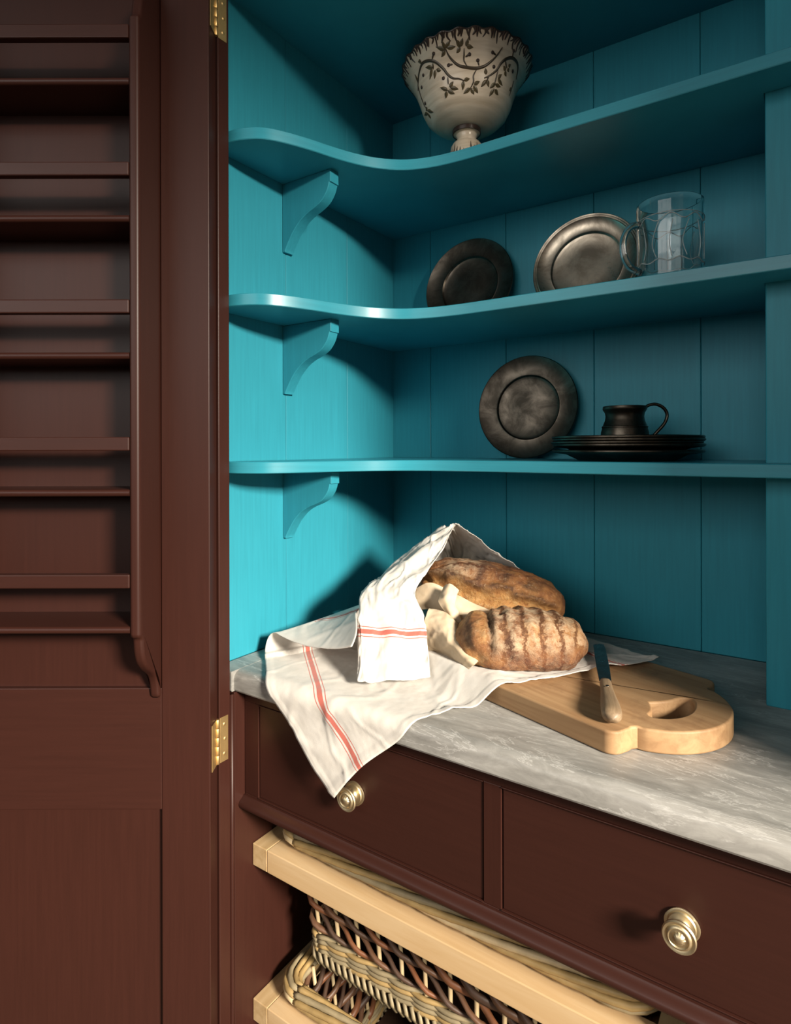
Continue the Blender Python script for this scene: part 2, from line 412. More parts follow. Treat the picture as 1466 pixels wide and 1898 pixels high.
for i, (z, t, lab) in enumerate(SH):
    o = obj('shelf', prism_bm(outline, lambda x, y: (x, y, 0), lambda x, y: (x, y, t), .0010, 1), BLUE_H)
    o.location = (0, 0, z); smooth_by_angle(o, 25); tag(o, lab, 'shelf', 'three blue cupboard shelves')
    b = obj('shelf_bracket', prism_bm(bp, lambda x, y: (x, 0, y), lambda x, y: (x, .021, y), .0008, 1), BLUE)
    b.location = (.0003, -.3335, z - .0003); smooth_by_angle(b, 25); tag(b, BR_L[i], 'bracket', 'scrolled shelf brackets')

# ------------------------------------------------------------------ marble worktop
prof = [(-.002, CT), (-.4585, CT)]
for k in range(1, 9):
    a = PI / 2 * k / 8; prof.append((-.4585 - .0145 * math.sin(a), CT - .0125 + .0125 * math.cos(a)))
prof += [(-.473, CT - .027), (-.4715, CT - .0295), (-.469, CT - .030), (-.002, CT - .030)]
wt = obj('worktop', prism_bm(prof, lambda y, z: (.038, y, z), lambda y, z: (W - .038, y, z)), MARBLE)
smooth_by_angle(wt, 30); tag(wt, 'veined grey marble worktop with rounded front edge above the drawers', 'worktop')
lp = [(-.002, CT), (-.4765, CT), (-.4775, CT - .002), (-.4775, CT - .028), (-.476, CT - .030), (-.002, CT - .030)]
for x0, x1 in ((.0005, .0378), (W - .0378, W - .0005)):
    obj('end_return', prism_bm(lp, lambda y, z: (x0, y, z), lambda y, z: (x1, y, z), .0008, 1), MARBLE, wt)

# ------------------------------------------------------------------ drawer cabinet
cab = empty('drawer_cabinet', (.442, -.455, 0)); tag(cab, 'dark brown painted base cabinet with drawers under the marble', 'cabinet')
def cb(name, x0, x1, y0, y1, z0, z1, mat=BROWN, bev=.0008, parent=cab):
    return box(name, x0 - .442, x1 - .442, y0 + .455, y1 + .455, z0, z1, mat, parent, bev)
for (x0, x1) in ((.0005, .040), (1.070, 1.1095)):
    cb('side_panel', x0, x1, -.474, -.006, 0, .869, BROWN)
cb('back_panel', .04, 1.070, -.03, -.008, 0, .869, BROWN)
FY0, FY1 = -.455, -.433
cb('rail', .0405, 1.0695, FY0, FY1, .8515, .8695, BROWN_H)
cb('rail', .0405, 1.0695, FY0, FY1, .694, .7145, BROWN_H)
for (x0, x1) in ((.0405, .0695), (.4310, .4530), (.8145, .8365), (1.0390, 1.0695)):
    cb('stile', x0, x1, FY0, FY1, .7145, .8515, BROWN)
cb('cabinet_floor', .0405, 1.0695, -.433, -.03, .694, .706, BROWN_H)
cb('divider', .6355, .672, -.433, -.03, .02, .693, BROWN)
cb('cabinet_plinth', .0405, 1.0695, -.44, -.03, 0, .06, BROWN_H)
mp_ = [(-.455, .7125), (-.4572, .7125), (-.4580, .7105), (-.4612, .7085), (-.4655, .7055), (-.4672, .7015), (-.4660, .6975), (-.4625, .6952), (-.455, .6948)]
mo = obj('moulding', prism_bm(mp_, lambda y, z: (.0405 - .442, y + .455, z), lambda y, z: (1.0695 - .442, y + .455, z)), BROWN_H, cab); smooth_by_angle(mo, 50)
def knob_prof():
    return [(0, .0), (.0145, .0), (.0155, .0008), (.0155, .0022), (.0138, .0030), (.0128, .0028), (.0118, .0042), (.0086, .0046), (.0066, .0062), (.0058, .0090), (.0062, .0118), (.0085, .0140), (.0125, .0158),
            (.0148, .0170), (.0150, .0188), (.0140, .0200), (.0125, .0198), (.0112, .0192), (.0104, .0205), (.0090, .0210), (.0080, .0200), (.0058, .0202), (.0046, .0222), (.0020, .0234), (0, .0236)]
kn = None
for i, (x0, x1) in enumerate(((.0705, .4300), (.4540, .8135), (.8375, 1.0380))):
    d = cb('drawer', x0, x1, -.4535, -.436, .7157, .8503, BROWN_H, .0012)
    # a thin cock bead runs round the drawer opening
    for (a0, a1, c0, c1) in ((x0 - .001, x1 + .001, .8503, .8515), (x0 - .001, x1 + .001, .7145, .7157)):
        box('bead', a0 - .442, a1 - .442, -.0012, .01, c0, c1, BROWN_H, d, bev=.0004)
    if kn is None:
        kn = lathe('knob', knob_prof(), KNOB, d, 40, rfun=lambda r, z, t, j: (r * (1 + (.02 * math.cos(36 * t) if j in (1, 2, 3) else 0) + (.05 * math.cos(12 * t) if j in (21, 22) else 0)), z)); k = kn
    else:
        k = kn.copy(); COL.objects.link(k); k.parent = d
    k.location = ((.247, .6357, .9380)[i] - .442, .0015, .7785); k.rotation_euler = (PI / 2, 0, 0)
    tag(k, 'round turned brass knob')

# ------------------------------------------------------------------ oak pull-out frames and wicker baskets
def runner_frame(z, lab):
    r = empty('basket_runner', (.322, -.44, z)); tag(r, lab, 'frame', 'oak pull-out frames for the baskets')
    X0, X1 = .0405 - .322, .6350 - .322
    for a, b in ((X0, X0 + .0300), (X1 - .0300, X1)):
        box('side_rail', a, b, 0, .38, -.033, 0, OAK_Y, r, bev=.0012)
    box('front_rail', X0 + .0304, X1 - .0304, 0, .0345, -.033, -.0002, OAK, r, bev=.0012)
    box('back_rail', X0 + .0304, X1 - .0304, .345, .38, -.033, -.0002, OAK, r, bev=.0012)
    return r
runner_frame(.631, 'pale oak pull-out frame just below the drawers, upper of two')
runner_frame(.397, 'pale oak pull-out frame near the floor, lower of two')

BW, BD = .2440, .1465      # half sizes at the rim
def per_len(hx, hy, r): return 4 * (hx + hy) - 8 * r + 2 * PI * r
def per(s, hx, hy, r):
    P = per_len(hx, hy, r); s = s % P
    segs = [((-hx + r, -hy), (1, 0), 2 * (hx - r)), ('c', (hx - r, -hy + r), -PI / 2), ((hx, -hy + r), (0, 1), 2 * (hy - r)), ('c', (hx - r, hy - r), 0),
            ((hx - r, hy), (-1, 0), 2 * (hx - r)), ('c', (-hx + r, hy - r), PI / 2), ((-hx, hy - r), (0, -1), 2 * (hy - r)), ('c', (-hx + r, -hy + r), PI)]
    for g in segs:
        L = PI * r / 2 if g[0] == 'c' else g[2]
        if s <= L:
            if g[0] == 'c':
                a = g[2] + s / r; return g[1][0] + r * math.cos(a), g[1][1] + r * math.sin(a), math.cos(a), math.sin(a)
            x, y = g[0][0] + g[1][0] * s, g[0][1] + g[1][1] * s
            return x, y, g[1][1], -g[1][0]
        s -= L
    return per(0, hx, hy, r)
BH = .204
def bpt(s, z, off=0):
    k = z / BH; hx = BW - .018 * (1 - k); hy = BD - .018 * (1 - k); r = .016
    x, y, nx, ny = per(s / SPAN * per_len(hx, hy, r), hx, hy, r)
    return Vector((x + nx * off, y + ny * off, z))
SPAN = per_len(BW, BD, .016)
NS = 38; SPC = SPAN / NS
def make_basket():
    root = empty('wicker_basket', (.338, -.250, .448)); rnd = random.Random(3)
    for k in range(NS):                                                    # upright stakes
        s = k * SPC
        tube('stake', [bpt(s, z) for z in (.012, .06, .11, .203)], .0031, WILLOW[4], root, 6)
    for k in range(NS):                                                    # slanting weavers of the side
        n = 46; pts = []; jz = rnd.uniform(-.003, .003); js = rnd.uniform(.9, 1.1)
        for i in range(n):
            t = i / (n - 1); s = k * SPC + t * SPC * 9.2
            z = .192 + jz - t * .150 + rnd.uniform(-.0009, .0009)
            pts.append(bpt(s, z, .0062 * math.cos(PI * (s / SPC) + PI * k + PI / 2 * 0)))
        tube('weaver', pts, lambda t: ((.0032 + .0010 * (1 - t)) * js, .0052 * js), WILLOW[(1, 2, 5, 2, 1, 5, 2)[k % 7]], root, 6)
    for j in range(4):                                                     # waling rows near the bottom
        for h in range(3):
            n = 150; ph = 2 * PI * h / 3
            pts = [bpt(i / (n - 1) * SPAN, .024 + j * .0072 + .0022 * math.sin(PI * i / (n - 1) * NS * 2 / 3 + ph), .0058 * math.cos(PI * i / (n - 1) * NS * 2 / 3 + ph)) for i in range(n)]
            tube('waling_rod', pts, .0034, WILLOW[(3, 0, 3)[(j + h) % 3]], root, 6)
    V, F = [], []                                                          # bottom border: a row of short wrapped rods
    nb = 120
    for i in range(nb):
        s = i / nb * SPAN
        v, f = tube_data([bpt(s, .024, .006), bpt(s + .006, .014, .0095), bpt(s + .010, .004, .006), bpt(s + .010, .001, -.006)], .0034, 5)
        F += [tuple(a + len(V) for a in g) for g in f]; V += v
    tag(mesh('bottom_border', V, F, WILLOW[3], root, True), kind='stuff')
    for h in range(8):                                                     # rope-like rim
        n = 240; ph = 2 * PI * h / 8; pts = []
        for i in range(n):
            s = i / (n - 1) * SPAN; a = 2 * PI * s / .62 + ph
            pts.append(bpt(s, .2010 + .0100 * math.sin(a) + .0010 * math.sin(23 * s + h), .0165 + .0115 * math.cos(a)))
        tube('rim_rod', pts, lambda t: .0040 + .0006 * math.sin(t * 170 + h * 2) ** 8, WILLOW[(0, 3, 0, 0, 4, 0, 3, 0)[h]], root, 7)
    mesh('base', [bpt(i / 80 * SPAN, .006) for i in range(80)], [tuple(range(80))], WILLOW[2], root)
    return root
bk = make_basket()
tag(bk, 'wicker basket hanging in the upper oak frame, reddish woven side', 'basket', 'wicker baskets in the oak frames')
b2 = bk.copy(); COL.objects.link(b2); b2.location.z -= .234
for ch in list(bk.children):
    c = ch.copy(); COL.objects.link(c); c.parent = b2
tag(b2, 'wicker basket in the lower oak frame, only its rim and inside showing', 'basket', 'wicker baskets in the oak frames')

# ------------------------------------------------------------------ open cupboard door with its spice rack
door = empty('cupboard_door', (.037, -.503, 0), PI + YAW)
tag(door, 'open dark brown cupboard door with a slatted spice rack on its inside', 'door')
TH = .0324; DW = .425; ST = .0666
box('stile', 0, ST, 0, TH, .015, 1.99, BROWN, door, bev=.0012)
box('stile', DW - ST, DW, 0, TH, .015, 1.99, BROWN, door, bev=.0012)
box('rail', ST, DW - ST, 0, TH, .731, .8975, BROWN_H, door, bev=.0010)
box('rail', ST, DW - ST, 0, TH, .015, .12, BROWN_H, door, bev=.0010)
box('rail', ST, DW - ST, 0, TH, 1.90, 1.99, BROWN_H, door, bev=.0010)
box('panel', ST - .004, DW - ST + .004, .006, TH - .0085, .8975, 1.90, BROWN, door, bev=0)
box('panel', ST - .004, DW - ST + .004, .006, TH - .0085, .12, .731, BROWN, door, bev=0)
rack = empty('spice_rack', (0, 0, 0)); rack.parent = door
PY = TH - .0083; RY = .100
sp_ = [(RY, 1.772), (RY, .992), (RY - .002, .9865), (RY - .008, .985)]
sp_ += [(p.x, p.y) for p in spline([(RY - .008, .985, 0), (.0895, .966, 0), (.083, .950, 0), (.071, .937, 0), (.058, .928, 0), (.047, .918, 0), (.0405, .905, 0), (.0375, .889, 0)], 22)][1:]
sp_ += [(.034, .885), (PY, .885), (PY, 1.885), (.034, 1.885)]
sp_ += [(p.x, p.y) for p in spline([(.0375, 1.880, 0), (.0405, 1.864, 0), (.047, 1.850, 0), (.058, 1.840, 0), (.071, 1.831, 0), (.083, 1.818, 0), (.0895, 1.80, 0), (RY - .007, 1.78, 0)], 22)]
sp_ += [(RY - .004, 1.776)]
for x0 in (.0676, DW - .0676 - .0135):
    s = obj('rack_side', prism_bm(sp_, lambda y, z: (x0, y, z), lambda y, z: (x0 + .0135, y, z), .0045, 3), BROWN, rack); smooth_by_angle(s, 50); s.modifiers.new('wn', 'WEIGHTED_NORMAL')
for i in range(5):
    z = 1.0007 + i * .1741
    nos = [(PY, z - .009), (RY - .006, z - .009)] + [(RY - .006 + .0045 * math.sin(a), z - .0045 - .0045 * math.cos(a)) for a in (PI * k / 8 for k in range(1, 8))] + [(RY - .006, z), (PY, z)]
    s = obj('rack_shelf', prism_bm(nos, lambda y, z: (.0812, y, z), lambda y, z: (DW - .0812, y, z)), BROWN_H, rack); smooth_by_angle(s, 40)
    box('guard_rail', .0812, DW - .0812, RY - .013, RY - .001, z + .049, z + .0665, BROWN_H, rack, bev=.0015)
# brass butt hinges
def hinge(z):
    h = empty('hinge', (0, 0, z)); h.parent = door
    Rm = Matrix.Rotation(-(PI + YAW), 4, 'Z')
    def loc(x, y): return Rm @ (Vector((x, y, 0)) - Vector((.037, -.503, 0)))
    # leaf on the jamb (plane x = .04 of the room)
    b = box_bm(.0402, .0414, -.5015, -.4868, 0, .064, .0003, 1)
    bmesh.ops.transform(b, verts=b.verts[:], matrix=Rm @ Matrix.Translation((-.037, .503, 0))); l1 = obj('leaf', b, BRASS, h)
    box('leaf', -.0012, 0, .004, TH - .006, 0, .064, BRASS, h, bev=.0003, seg=1)
    c = loc(.0405, -.5055)
    for k in range(5):
        V, F = lathe_data([(0, .0004), (.0026, .0004), (.0030, .001), (.0030, .0118), (.0026, .0124), (0, .0124)], 16)
        kk = mesh('knuckle', [(v[0] + c.x, v[1] + c.y, v[2] + k * .0128) for v in V], F, BRASS, h); smooth_by_angle(kk, 40)
    for zz, yy in ((.011, -.4935), (.032, -.4925), (.053, -.4935)):
        V, F = lathe_data([(0, .0007), (.0012, .0006), (.0024, .0002), (.0027, 0)], 12)
        pts = [Rm @ (Vector((.0415 + v[2], yy + v[0], zz + v[1])) - Vector((.037, -.503, 0))) for v in V]
        mesh('screw', pts, F, BRASS, h, True)
hinge(.778); hinge(1.812)
for h in [c for c in door.children if c.name.startswith('hinge')]: h['label'] = 'brass butt hinge'

# ------------------------------------------------------------------ footed bowl
BOWL_PROF=[(0.024, 0.094), (0.04, 0.0965), (0.058, 0.104), (0.07, 0.115), (0.0775, 0.13), (0.083, 0.147), (0.09, 0.165), (0.1, 0.182), (0.1125, 0.199)]
VINES=[[(-0.34, 0.1795), (-0.312, 0.1722), (-0.247, 0.1642), (-0.138, 0.1562), (0.026, 0.1524), (0.194, 0.1515), (0.337, 0.1549), (0.449, 0.1619), (0.545, 0.1712), (0.61, 0.1823)], [(-0.038, 0.1766), (-0.041, 0.1694), (-0.043, 0.1618), (0.014, 0.1541)], [(-1.278, 0.1563), (-1.134, 0.1656), (-0.976, 0.1732), (-0.836, 0.1777), (-0.691, 0.1755), (-0.578, 0.1702), (-0.498, 0.1631), (-0.434, 0.1563), (-0.373, 0.1482), (-0.277, 0.1413), (-0.15, 0.1387), (-0.049, 0.1352)], [(-1.201, 0.1608), (-1.246, 0.1464), (-1.221, 0.1308), (-1.179, 0.119)], [(0.195, 0.1499), (0.139, 0.1414), (0.144, 0.1329), (0.083, 0.1248)], [(0.363, 0.1392), (0.49, 0.1451), (0.609, 0.154), (0.674, 0.1647), (0.764, 0.1725), (0.895, 0.1773), (1.051, 0.1765), (1.159, 0.1706), (1.233, 0.1609)], [(1.15, 0.1555), (1.171, 0.145), (1.154, 0.1327)], [(0.639, 0.1538), (0.629, 0.1433), (0.614, 0.1324)], [(-0.379, 0.1449), (-0.384, 0.1345)], [(0.464, 0.1439), (0.423, 0.1364)], [(-0.566, 0.1804), (-0.624, 0.1748)], [(-0.333, 0.16), (-0.254, 0.1594)], [(0.052, 0.1692), (-0.02, 0.1663)], [(0.207, 0.1618), (0.234, 0.1549)], [(0.456, 0.1737), (0.53, 0.1717)], [(0.846, 0.1848), (0.871, 0.1781)], [(-0.633, 0.1702), (-0.656, 0.1627)], [(0.75, 0.1697), (0.833, 0.1623)]]
BERRIES=[(-0.566, 0.1804), (-0.333, 0.16), (-0.475, 0.1453), (0.052, 0.1692), (0.207, 0.1618), (0.456, 0.1737), (0.535, 0.1571), (0.846, 0.1848), (-0.93, 0.1649), (-1.095, 0.1534), (1.02, 0.1643), (-1.147, 0.1298)]
LEAVES=[((-0.352, 0.179), (-0.375, 0.1895)), ((-0.352, 0.179), (-0.496, 0.1863)), ((-0.354, 0.1783), (-0.44, 0.1727)), ((-0.337, 0.1809), (-0.252, 0.1877)), ((-0.316, 0.1805), (-0.18, 0.1799)), ((-0.099, 0.1786), (-0.161, 0.187)), ((-0.095, 0.1789), (-0.054, 0.1878)), ((-0.1, 0.1779), (-0.168, 0.1721)), ((-0.007, 0.1786), (0.031, 0.188)), ((0.003, 0.1785), (0.106, 0.1768)), ((-0.66, 0.1654), (-0.805, 0.1705)), ((-0.677, 0.1651), (-0.79, 0.153)), ((-0.589, 0.1605), (-0.502, 0.1563)), ((-0.619, 0.1606), (-0.675, 0.15)), ((-0.362, 0.1305), (-0.27, 0.1368)), ((-0.35, 0.1295), (-0.176, 0.1251)), ((-0.415, 0.1274), (-0.579, 0.1345)), ((-0.417, 0.1266), (-0.27, 0.1202)), ((-0.448, 0.1263), (-0.496, 0.118)), ((-0.049, 0.136), (0.065, 0.1373)), ((-0.062, 0.1353), (-0.081, 0.1232)), ((0.083, 0.1248), (-0.07, 0.1183)), ((0.097, 0.1248), (0.175, 0.1169)), ((0.148, 0.128), (0.26, 0.1188)), ((0.16, 0.1296), (0.275, 0.1342)), ((0.421, 0.1373), (0.315, 0.127)), ((0.435, 0.1375), (0.486, 0.1287)), ((0.394, 0.1446), (0.366, 0.1527)), ((0.635, 0.1364), (0.521, 0.1276)), ((0.641, 0.1347), (0.784, 0.1344)), ((0.631, 0.1285), (0.548, 0.1174)), ((0.65, 0.128), (0.776, 0.123)), ((0.677, 0.1434), (0.829, 0.1374)), ((0.674, 0.1442), (0.747, 0.1512)), ((0.818, 0.1583), (0.742, 0.1631)), ((0.806, 0.1571), (0.872, 0.1521)), ((0.871, 0.1652), (0.893, 0.1691)), ((0.865, 0.1633), (0.908, 0.1594)), ((-1.166, 0.1631), (-1.134, 0.1752)), ((-1.179, 0.119), (-1.011, 0.1119)), ((-1.216, 0.1173), (-1.266, 0.1101)), ((-1.234, 0.1211), (-1.137, 0.1235)), ((-1.229, 0.1168), (-1.461, 0.1225)), ((1.161, 0.1445), (1.097, 0.1384)), ((-0.847, 0.1807), (-0.917, 0.1829))]
HOOD=[[(0.3105, -0.3695, 0.9151), (0.292, -0.3457, 0.9462), (0.2733, -0.3222, 0.9795), (0.243, -0.3004, 1.0081), (0.2431, -0.2641, 1.0312), (0.2514, -0.2344, 1.0615), (0.257, -0.2125, 1.0868), (0.2611, -0.2036, 1.1019), (0.2779, -0.1923, 1.0905), (0.3011, -0.1766, 1.0702), (0.3265, -0.1594, 1.0455), (0.3556, -0.1397, 1.0226), (0.3793, -0.1177, 1.0038)], [(0.2751, -0.4019, 0.9135), (0.256, -0.375, 0.9476), (0.234, -0.3439, 0.9824), (0.2097, -0.3109, 1.0107), (0.2059, -0.2688, 1.0364), (0.2174, -0.2332, 1.0643), (0.2346, -0.2156, 1.0837), (0.2522, -0.2, 1.0974), (0.2556, -0.1531, 1.0659), (0.2732, -0.1291, 1.0411), (0.292, -0.1043, 1.0186), (0.3191, -0.0859, 0.9998), (0.3501, -0.065, 0.9782)], [(0.236, -0.4295, 0.9119), (0.2129, -0.3968, 0.9458), (0.1913, -0.3632, 0.9843), (0.1677, -0.3152, 1.0095), (0.1635, -0.2637, 1.0238), (0.1742, -0.2202, 1.044), (0.2029, -0.2008, 1.0721), (0.235, -0.1911, 1.088), (0.2133, -0.1093, 1.0274), (0.2304, -0.0856, 1.0088), (0.2504, -0.06, 0.989), (0.2832, -0.0378, 0.9691), (0.3119, -0.0184, 0.9492)], [(0.2318, -0.4167, 0.9178), (0.2076, -0.3848, 0.9453), (0.1824, -0.3475, 0.9753), (0.1529, -0.3011, 0.9963), (0.1213, -0.2198, 0.9882), (0.1358, -0.1738, 1.0034), (0.1625, -0.1436, 1.0227), (0.1867, -0.1272, 1.0323), (0.1791, -0.084, 0.9849), (0.1953, -0.0611, 0.9674), (0.2205, -0.044, 0.9521), (0.2542, -0.0212, 0.9367), (0.2836, -0.0013, 0.9214)], [(0.2309, -0.3931, 0.9179), (0.2072, -0.3608, 0.9388), (0.1747, -0.3164, 0.9587), (0.1488, -0.2736, 0.9665), (0.1117, -0.19, 0.9476), (0.1233, -0.146, 0.9596), (0.1509, -0.1152, 0.9721), (0.1675, -0.104, 0.982), (0.1658, -0.081, 0.9624), (0.182, -0.0579, 0.9446), (0.2118, -0.0378, 0.9343), (0.2542, -0.0333, 0.9242), (0.2873, -0.0229, 0.9168)]]
BAG1=[[(0.2236, -0.2713, 1.0048), (0.2512, -0.2647, 1.0171), (0.2954, -0.2589, 1.0018), (0.3392, -0.2474, 0.9844), (0.3819, -0.2366, 0.9724), (0.4133, -0.2215, 0.9722)], [(0.2303, -0.2788, 0.992), (0.2623, -0.2753, 1.0007), (0.3025, -0.2723, 0.9893), (0.3424, -0.2633, 0.9741), (0.3825, -0.2483, 0.9611), (0.4118, -0.2285, 0.9579)], [(0.2399, -0.2784, 0.9766), (0.2695, -0.2764, 0.9805), (0.3048, -0.2767, 0.9698), (0.3446, -0.2679, 0.9566), (0.3793, -0.2505, 0.9439), (0.4053, -0.2329, 0.9438)]]
BAG2=[[(0.2614, -0.282, 0.9724), (0.2948, -0.2835, 0.9714), (0.3244, -0.2937, 0.9597), (0.3593, -0.3123, 0.9456)], [(0.2734, -0.31, 0.9902), (0.3062, -0.312, 0.9861), (0.3359, -0.3221, 0.9643), (0.3699, -0.339, 0.9426)], [(0.2753, -0.3269, 0.977), (0.304, -0.3316, 0.9712), (0.3358, -0.3427, 0.9534), (0.3699, -0.3534, 0.9397)], [(0.27, -0.3244, 0.9481), (0.2986, -0.3268, 0.9461), (0.3294, -0.3386, 0.9399), (0.3629, -0.3522, 0.9336)], [(0.2687, -0.3193, 0.9307), (0.2975, -0.3203, 0.9309), (0.3282, -0.3333, 0.9307), (0.3602, -0.3533, 0.9306)]]
FLAG=[[(0.2813, -0.2805, 1.0189), (0.2949, -0.2834, 1.0244), (0.3025, -0.2722, 1.0135)], [(0.2771, -0.2894, 1.0039), (0.2937, -0.2927, 1.0052), (0.3009, -0.2794, 1.0003)], [(0.2847, -0.2963, 0.9904), (0.3015, -0.2971, 0.9898), (0.3096, -0.2856, 0.9837)], [(0.3052, -0.3006, 0.9755), (0.3168, -0.3024, 0.9731), (0.3244, -0.2936, 0.9652)]]
BLOC = Vector((.240, -.122, 1.6902))
TH0 = math.atan2(CAM.y - BLOC.y, CAM.x - BLOC.x)
def brad(h):
    for (r0, h0), (r1, h1) in zip(BOWL_PROF, BOWL_PROF[1:]):
        if h <= h1: return r0 + (r1 - r0) * (h - h0) / (h1 - h0)
    return BOWL_PROF[-1][0]
bowl = empty('footed_bowl', BLOC); tag(bowl, 'cream glazed footed bowl painted with brown vines on the highest shelf', 'bowl')
bpf = [(brad(h), h) for h in [.094 + .105 * k / 40 for k in range(41)]]
inner = [(max(.0, r - .004), h + .003) for r, h in reversed(bpf[:-1])] + [(0, .098)]
NSC = 26
def scal(r, z, t, j):
    k = sst(.172, .199, z); return r * (1 + .011 * k * math.cos(NSC * t)), z + .0012 * k * math.cos(NSC * t)
lathe('bowl_body', [(0, .092)] + bpf + inner, GLAZE, bowl, 156, rfun=scal, deg=60)
foot = lathe('foot', [(0, 0), (.043, 0), (.044, .004), (.040, .018), (.033, .038), (.0285, .055), (.0275, .064), (.024, .070), (.0175, .0735), (.0165, .080), (.0185, .0855), (.0235, .088), (.0238, .097), (0, .097)], GLAZE, bowl, 64)
FP = [(0, .0445), (.004, .044), (.018, .040), (.038, .033), (.055, .0285), (.064, .0275), (.08, .0275)]
def frad(h):
    for (h0, r0), (h1, r1) in zip(FP, FP[1:]):
        if h <= h1: return r0 + (r1 - r0) * (h - h0) / (h1 - h0)
    return .0275
lathe('painted_band', [(.0236, .0868), (.0248, .0875), (.0252, .092), (.0250, .0958), (.0238, .0965)], RIM_M, foot, 64)
def bsurf(th, h, off=.0005):
    r = brad(h); k = sst(.172, .199, h); T = TH0 + th
    r = r * (1 + .011 * k * math.cos(NSC * T)) + off
    return Vector((r * math.cos(T), r * math.sin(T), h - off * .6))
def ribbon(pts, wid, V, F):
    P = spline([(a, b, 0) for a, b in pts], 6 * len(pts)); base = len(V)
    for i, p in enumerate(P):
        t = (P[min(i + 1, len(P) - 1)] - P[max(i - 1, 0)]); r = brad(p.y)
        d = Vector((t.x * r, t.y)).normalized(); n_ = Vector((-d.y, d.x)); wv_ = wid(i / (len(P) - 1))
        for s_, o_ in ((-1, .0001), (-.5, .0008), (.5, .0008), (1, .0001)):
            V.append(bsurf(p.x + n_.x * wv_ * s_ / r, p.y + n_.y * wv_ * s_, o_))
    for i in range(len(P) - 1):
        for k in range(3):
            a = base + i * 4 + k; F.append((a, a + 1, a + 5, a + 4))
body = bpy.data.objects['bowl_body']
V, F = [], []
for i, v in enumerate(VINES):
    wd = .0017 if len(v) > 7 else .0010
    ribbon(v, lambda t: wd * (.45 + .9 * math.sin(PI * min(1, max(.04, t)))), V, F)
mesh('painted_vine', V, F, VINE_M, body, True)
for (th, h) in BERRIES:
    c = bsurf(th, h, .0002); nrm = Vector((c.x, c.y, -.25 * Vector((c.x, c.y)).length)).normalized()
    V, F = lathe_data([(.0030, -.0003), (.0026, .0006), (.0013, .0012), (0, .0013)], 10)
    q = nrm.to_track_quat('Z', 'Y'); mesh('painted_berry', [q @ Vector(v) + c for v in V], F, RIM_M, body, True)
for (a, b) in LEAVES:
    V, F = [], []; ribbon([a, ((a[0] + b[0]) / 2, (a[1] + b[1]) / 2), b], lambda t: .0029 * math.sin(PI * min(.99, t ** .8)) ** 1.1 + .00012, V, F)
    lf = mesh('painted_leaf', V, F, LEAF_M, body, True)
    V, F = [], []; ribbon([a, b], lambda t: .00045, V, F)
    V = [Vector(v) * 1.004 + Vector((0, 0, -.0006)) for v in V]
    mesh('leaf_vein', V, F, VINE_M, lf, True)
V, F = [], []; rnd = random.Random(5)
for i in range(120):
    th = 2 * PI * i / 120 + rnd.uniform(-.01, .01); L = rnd.uniform(.008, .0125) * (1.2 if i % 2 else .8)
    ribbon([(th, .1992), (th + rnd.uniform(-.02, .02), .1992 - L / 2), (th + rnd.uniform(-.03, .03), .1992 - L)], lambda t: .0023 * (1 - t) ** .6 + .0003, V, F)
tag(mesh('painted_rim_strokes', V, F, RIM_M, body, True), kind='stuff')
V, F = lathe_data([(.1122, .1975), (.1135, .1990), (.1128, .2003), (.1095, .2006), (.1078, .2000)], 156, rfun=scal); mesh('painted_lip', V, F, RIM_M, body, True)
V, F = [], []
for i in range(30):
    T = 2 * PI * i / 30; L = rnd.uniform(.02, .032)
    n = 8; base = len(V)
    for k in range(n):
        t = k / (n - 1); h = .024 + L * 1.25 * t; r = frad(h) + .0007
        wv_ = .0022 * (1 - t) ** .7 + .0002
        for s_ in (-1, 1): V.append((r * math.cos(T + s_ * wv_ / r), r * math.sin(T + s_ * wv_ / r), h))
    for k in range(n - 1): a = base + 2 * k; F.append((a, a + 1, a + 3, a + 2))
tag(mesh('painted_foot_strokes', V, F, RIM_M, foot, True), kind='stuff')

# ------------------------------------------------------------------ pewter
def plate_prof(R, well, rim_h=.012, rings=False):
    w_ = R * well
    p_ = [(0, .0), (w_ * .96, .0), (w_ + .002, .0025), (R * .80, rim_h - .0045), (R - .002, rim_h - .0018), (R, rim_h), (R, rim_h + .0016), (R - .001, rim_h + .0026)]
    if rings: p_ += [(R - .003, rim_h + .0018), (R - .0042, rim_h + .0028), (R - .0065, rim_h + .0018), (R - .0078, rim_h + .0026), (R - .0098, rim_h + .0012)]
    else: p_ += [(R - .0028, rim_h + .0016)]
    p_ += [(R * .82, rim_h - .0022), (w_ + .0035, .0066), (w_ + .0015, .0068), (w_ - .001, .0040), (w_ - .006, .0022), (w_ * .5, .0020), (0, .0020)]
    return p_
def leaning_plate(R, well, x, zt, ybot, ytop, mat, lab, rings=False, grp='pewter plates propped against the back wall'):
    o = lathe('pewter_plate', plate_prof(R, well, .012, rings), mat, None, 96, deg=28)
    tilt = math.asin(min(.95, (ytop - ybot) / (2 * R)))
    # plate axis faces -Y and slightly up
    o.rotation_euler = (PI / 2 - tilt, 0, 0)
    o.location = (x, ybot + R * math.sin(tilt) + .0135 * math.cos(tilt) * 0, zt + R * math.cos(tilt) + .0002)
    tag(o, lab, 'plate', grp)
    return o
S1T, S2T, S3T = 1.673 + .0172, 1.4335 + .0172, 1.190 + .0168
